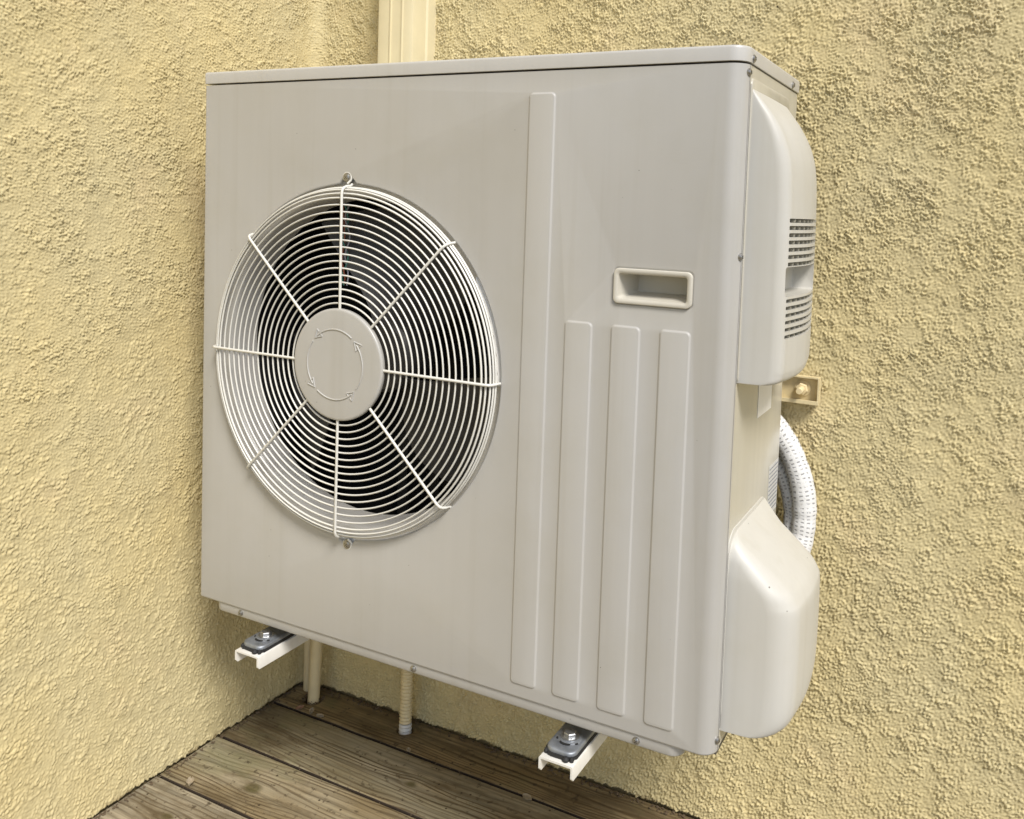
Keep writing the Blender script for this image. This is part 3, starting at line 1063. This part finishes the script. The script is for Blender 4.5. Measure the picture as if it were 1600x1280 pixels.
# ------------------------------------------------------------ duct on the back wall
dct = thing('pipe_duct', 'cream plastic pipe duct running up the wall above the outdoor unit', 'duct')
bm = bmesh.new()
dx0, dx1, dy0, dz0, dz1 = .0945, .1830, .338, -.05, 2.25
prof = [(dx0 - .006, YW + .002), (dx0 - .006, .398), (dx0 - .001, .396), (dx0, .392), (dx0 + .0005, dy0 + .008), (dx0 + .003, dy0 + .002), (dx0 + .010, dy0),
        (dx0 + .030, dy0), (dx0 + .0305, dy0 + .0012), (dx0 + .0325, dy0 + .0012), (dx0 + .033, dy0 - .0016), (dx0 + .036, dy0 - .0022), (dx0 + .0365, dy0 + .001),
        (dx0 + .062, dy0 + .001), (dx0 + .0625, dy0 - .0022), (dx0 + .0650, dy0 - .0022), (dx0 + .0655, dy0),
        (dx1 - .008, dy0), (dx1 - .002, dy0 + .002), (dx1, dy0 + .008), (dx1 + .001, .380), (dx1 + .004, .384), (dx1 + .005, .396), (dx1 + .005, YW + .002)]
loft(bm, [[(x, y, z) for x, y in prof] for z in (dz0, dz1)], True, True, True)
obj('duct_body', bm, M_duct, dct, 32)

# ------------------------------------------------------------ pipes to the deck
bm = bmesh.new()
pts = [(PIPE_A[0] + .003 * t, PIPE_A[1] + .001 * t, ZD - .05 + .075 * t) for t in range(8)] + [(-.03, .372, .17), (.01, .372, .24)]
tube(bm, pts, .0128, 24)
p = obj('conduit_pipe', bm, M_cream, None, 50)
tag(p, 'smooth cream conduit pipe going into the deck hole nearest the wall corner', 'pipe', None)
bm = bmesh.new()
N = 260; pts = []; rad = []
for i in range(N):
    z = ZD - .03 + i * .0019
    pts.append((PIPE_B[0] + .004 * (i / N), PIPE_B[1] + .002 * (i / N), z))
    rad.append(.0120 + .0013 * (math.sin(i * math.pi / 2 * 1.0 + .4)))
N2 = 25
tube(bm, pts[N2:], rad[N2:], 24)
hz = obj('drain_hose', bm, M_cream, None, 60)
tag(hz, 'ribbed cream drain hose with a white end standing in the deck under the fan', 'hose')
bm = bmesh.new()
zz = [ZD - .03 + i * .0019 for i in range(N2)]
tube(bm, [(PIPE_B[0] + .0006, PIPE_B[1], z) for z in zz], [r * 1.03 for r in rad[:N2]], 24)
e = obj('hose_end', bm, M_tip, hz, 60)
bm = bmesh.new()
tube(bm, [(PIPE_C[0], PIPE_C[1] + .002, ZD - .01), (PIPE_C[0] + .002, PIPE_C[1], -.1), (PIPE_C[0] + .004, PIPE_C[1], .4)], .0105, 20)
p = obj('conduit_pipe', bm, M_cream, None, 50)
tag(p, 'dim cream pipe upright in the wall corner, behind the smooth conduit', 'pipe')

# ------------------------------------------------------------ insulated pipes in white wrap
def wrap_mat():
    t = NT('white_wrap_tape')
    uv = t.n('ShaderNodeUVMap')
    sp_ = t.n('ShaderNodeSeparateXYZ')
    t.l(uv.outputs[0], sp_.inputs[0])
    n = t.noise(t.mapping((1, 1, 1), src=uv.outputs[0]), 60, 3)
    n0 = t.noise(t.mapping((1, 1, 1), src=uv.outputs[0]), 14, 2)
    a_ = t.math('ADD', t.math('MULTIPLY', sp_.outputs[0], 150.0), t.math('MULTIPLY', n0, 3.0))
    tick = t.ramp(t.math('FRACT', a_), [(.0, 1.0), (.30, 1.0), (.42, 0.0)])
    colm = t.ramp(t.math('FRACT', t.math('ADD', t.math('MULTIPLY', sp_.outputs[1], 70.0), t.math('MULTIPLY', n0, .8))), [(.0, 0.0), (.12, 1.0), (.55, 1.0), (.66, 0.0)])
    sel = t.math('MULTIPLY', t.math('MULTIPLY', tick, colm), t.ramp(n, [(.36, 0.0), (.5, 1.0)]))
    t.col(t.mix(t.math('MULTIPLY', sel, .9), (.72, .72, .71), (.26, .26, .26)))
    t.rough(.55)
    h = t.noise(t.mapping((1, 1, 1)), 300, 3)
    t.normal(t.bump(t.math('SUBTRACT', h, sel), .5, .0012))
    return t.m
M_wrap = wrap_mat()
def wrapped(name, path, r, label):
    bm = bmesh.new()
    P = [Vector(p) for p in path]
    # Catmull-Rom resample
    pts = []
    for i in range(len(P) - 1):
        a, b, c, d = P[max(i - 1, 0)], P[i], P[i + 1], P[min(i + 2, len(P) - 1)]
        for k in range(14):
            t = k / 14
            pts.append(.5 * ((2 * b) + (c - a) * t + (2 * a - 5 * b + 4 * c - d) * t * t + (3 * b - a - 3 * c + d) * t ** 3))
    pts.append(P[-1])
    rads = [r * (1 + .012 * math.sin(i * .9) + .05 * mnoise.noise(Vector((i * .23, r * 40, 0)))) for i in range(len(pts))]
    n = 28
    uvl = bm.loops.layers.uv.new('UVMap')
    up = Vector((0, 1, 0)); rings = []
    for i, p in enumerate(pts):
        t = (pts[min(i + 1, len(pts) - 1)] - pts[max(i - 1, 0)]).normalized()
        u = (up - t * up.dot(t)).normalized(); w = t.cross(u)
        rings.append([p + (u * math.cos(2 * math.pi * k / n) + w * math.sin(2 * math.pi * k / n)) * rads[i] for k in range(n)])
    R = [[bm.verts.new(q) for q in rg] for rg in rings]
    L = [0.0]
    for i in range(1, len(pts)): L.append(L[-1] + (pts[i] - pts[i - 1]).length)
    for i in range(len(R) - 1):
        for k in range(n):
            j = (k + 1) % n
            f = bm.faces.new((R[i][k], R[i][j], R[i + 1][j], R[i + 1][k]))
            for lp, (ii, kk) in zip(f.loops, ((i, k), (i, k + 1), (i + 1, k + 1), (i + 1, k))):
                lp[uvl].uv = (L[ii], kk / n * .17)
    bm.faces.new(R[0][::-1]); bm.faces.new(R[-1])
    o = obj(name, bm, M_wrap, None, 60)
    return tag(o, label, 'insulated pipe')
wrapped('insulated_pipe', [(.86, .366, .40), (.905, .366, .382), (.9400, .366, .343), (.9610, .365, .305), (.9745, .364, .262), (.9785, .362, .215), (.9735, .350, .168), (.962, .300, .128), (.950, .235, .105)], .0195,
        'white wrapped insulated pipe curving out from behind the unit, the outer and larger one')
wrapped('insulated_pipe', [(.86, .378, .33), (.900, .378, .322), (.930, .378, .295), (.9480, .378, .255), (.9560, .376, .215), (.9560, .356, .168), (.950, .300, .120), (.935, .24, .095)], .0135,
        'greyish wrapped insulated pipe inside the bend of the larger white one')

# ------------------------------------------------------------ dry leaves and litter
M_leafs = [plain('dry_leaf_pink', (.42, .24, .15), .8, 0, .4, 120, .5), plain('dry_leaf_pale', (.46, .38, .26), .8, 0, .4, 120, .5), plain('dry_leaf_brown', (.20, .12, .06), .8, 0, .4, 120, .5)]
def leaf(x, y, s, rot, mat, label, curl=1.0):
    bm = bmesh.new()
    rows = []
    for i in range(9):
        t = i / 8
        w = s * .32 * math.sin(math.pi * (t * .92 + .06)) ** .8
        row = []
        for j in range(5):
            u = j / 2 - 1
            row.append((s * (t - .5), u * w, .001 + curl * (s * .22 * u * u * .8 + s * .25 * (t - .5) ** 2) + .0006 * math.sin(i * 2 + j)))
        rows.append(row)
    top = [[bm.verts.new(p) for p in r] for r in rows]
    bot = [[bm.verts.new((a, b, c - .0006)) for a, b, c in r] for r in rows]
    for G in (top, bot):
        for i in range(8):
            for j in range(4): bm.faces.new((G[i][j], G[i + 1][j], G[i + 1][j + 1], G[i][j + 1]))
    for i in range(8):
        for j in (0, 4): bm.faces.new((top[i][j], top[i + 1][j], bot[i + 1][j], bot[i][j]))
    for j in range(4):
        for i in (0, 8): bm.faces.new((top[i][j], top[i][j + 1], bot[i][j + 1], bot[i][j]))
    o = obj('dry_leaf', bm, mat, None, 60)
    o.location = (x, y, ZD + .0006); o.rotation_euler = (0, 0, rot)
    return tag(o, label, 'leaf', 'dry leaves fallen on the deck')
leaf(-.0549, .3165, .018, 1.2, M_leafs[0], 'pinkish dry leaf by the first deck gap, near the smooth conduit')
leaf(-.0236, .3185, .018, 2.0, M_leafs[1], 'pale curled dry leaf in the first deck gap, beside the pinkish one', 1.4)
leaf(.003, .3150, .016, .4, M_leafs[1], 'small pale leaf farthest along the first gap from the wall corner', 1.2)
leaf(-.0563, .0310, .022, -.9, M_leafs[1], 'long pale curled leaf on the second gap by the left wall', 1.3)
leaf(.512, .3070, .022, -.25, M_leafs[1], 'long flat pale strip of leaf on the gap under the ribbed panel', .4)
leaf(.2355, .3140, .014, -.6, M_leafs[1], 'small pale leaf on the first gap in front of the ribbed hose', .6)
bm = bmesh.new()
rr_ = random.Random(5)
def crumb(x, y, s):
    r = bmesh.ops.create_icosphere(bm, subdivisions=1, radius=s)
    sx, sy, sz = rr_.uniform(.6, 1.8), rr_.uniform(.5, 1.2), rr_.uniform(.3, .8); a = rr_.uniform(0, 3.1)
    for v in r['verts']:
        c = v.co * rr_.uniform(.75, 1.25)
        v.co = Vector((x + c.x * sx * math.cos(a) - c.y * sy * math.sin(a), y + c.x * sx * math.sin(a) + c.y * sy * math.cos(a), ZD + .0003 + c.z * sz + s * .3))
for k in range(420):
    crumb(rr_.uniform(-.12, 1.3), YW - abs(rr_.gauss(0, .007)) - .004, rr_.uniform(.0008, .0032))
for k in range(200):
    crumb(XL + .003 + abs(rr_.gauss(0, .005)), rr_.uniform(-.4, .4), rr_.uniform(.0008, .0030))
for k in range(60):
    a = rr_.uniform(0, 6.28); crumb(PIPE_A[0] + .021 * math.cos(a) + rr_.gauss(0, .003), PIPE_A[1] + .020 * math.sin(a) + rr_.gauss(0, .003), rr_.uniform(.0008, .0022))
for yb in (.310, .165, .020, -.125):
    for k in range(60): crumb(rr_.uniform(-.12, 1.2), yb + rr_.gauss(0, .006), rr_.uniform(.0005, .0017))
for k in range(160): crumb(rr_.uniform(-.12, 1.0), rr_.uniform(-.15, .39), rr_.uniform(.0005, .0015))
tag(obj('debris', bm, plain('debris_brown', (.17, .12, .07), .9, 0, .6, 300), None, None), 'brown crumbs of leaf litter scattered along the deck gaps and wall foot', 'debris', None, 'stuff')
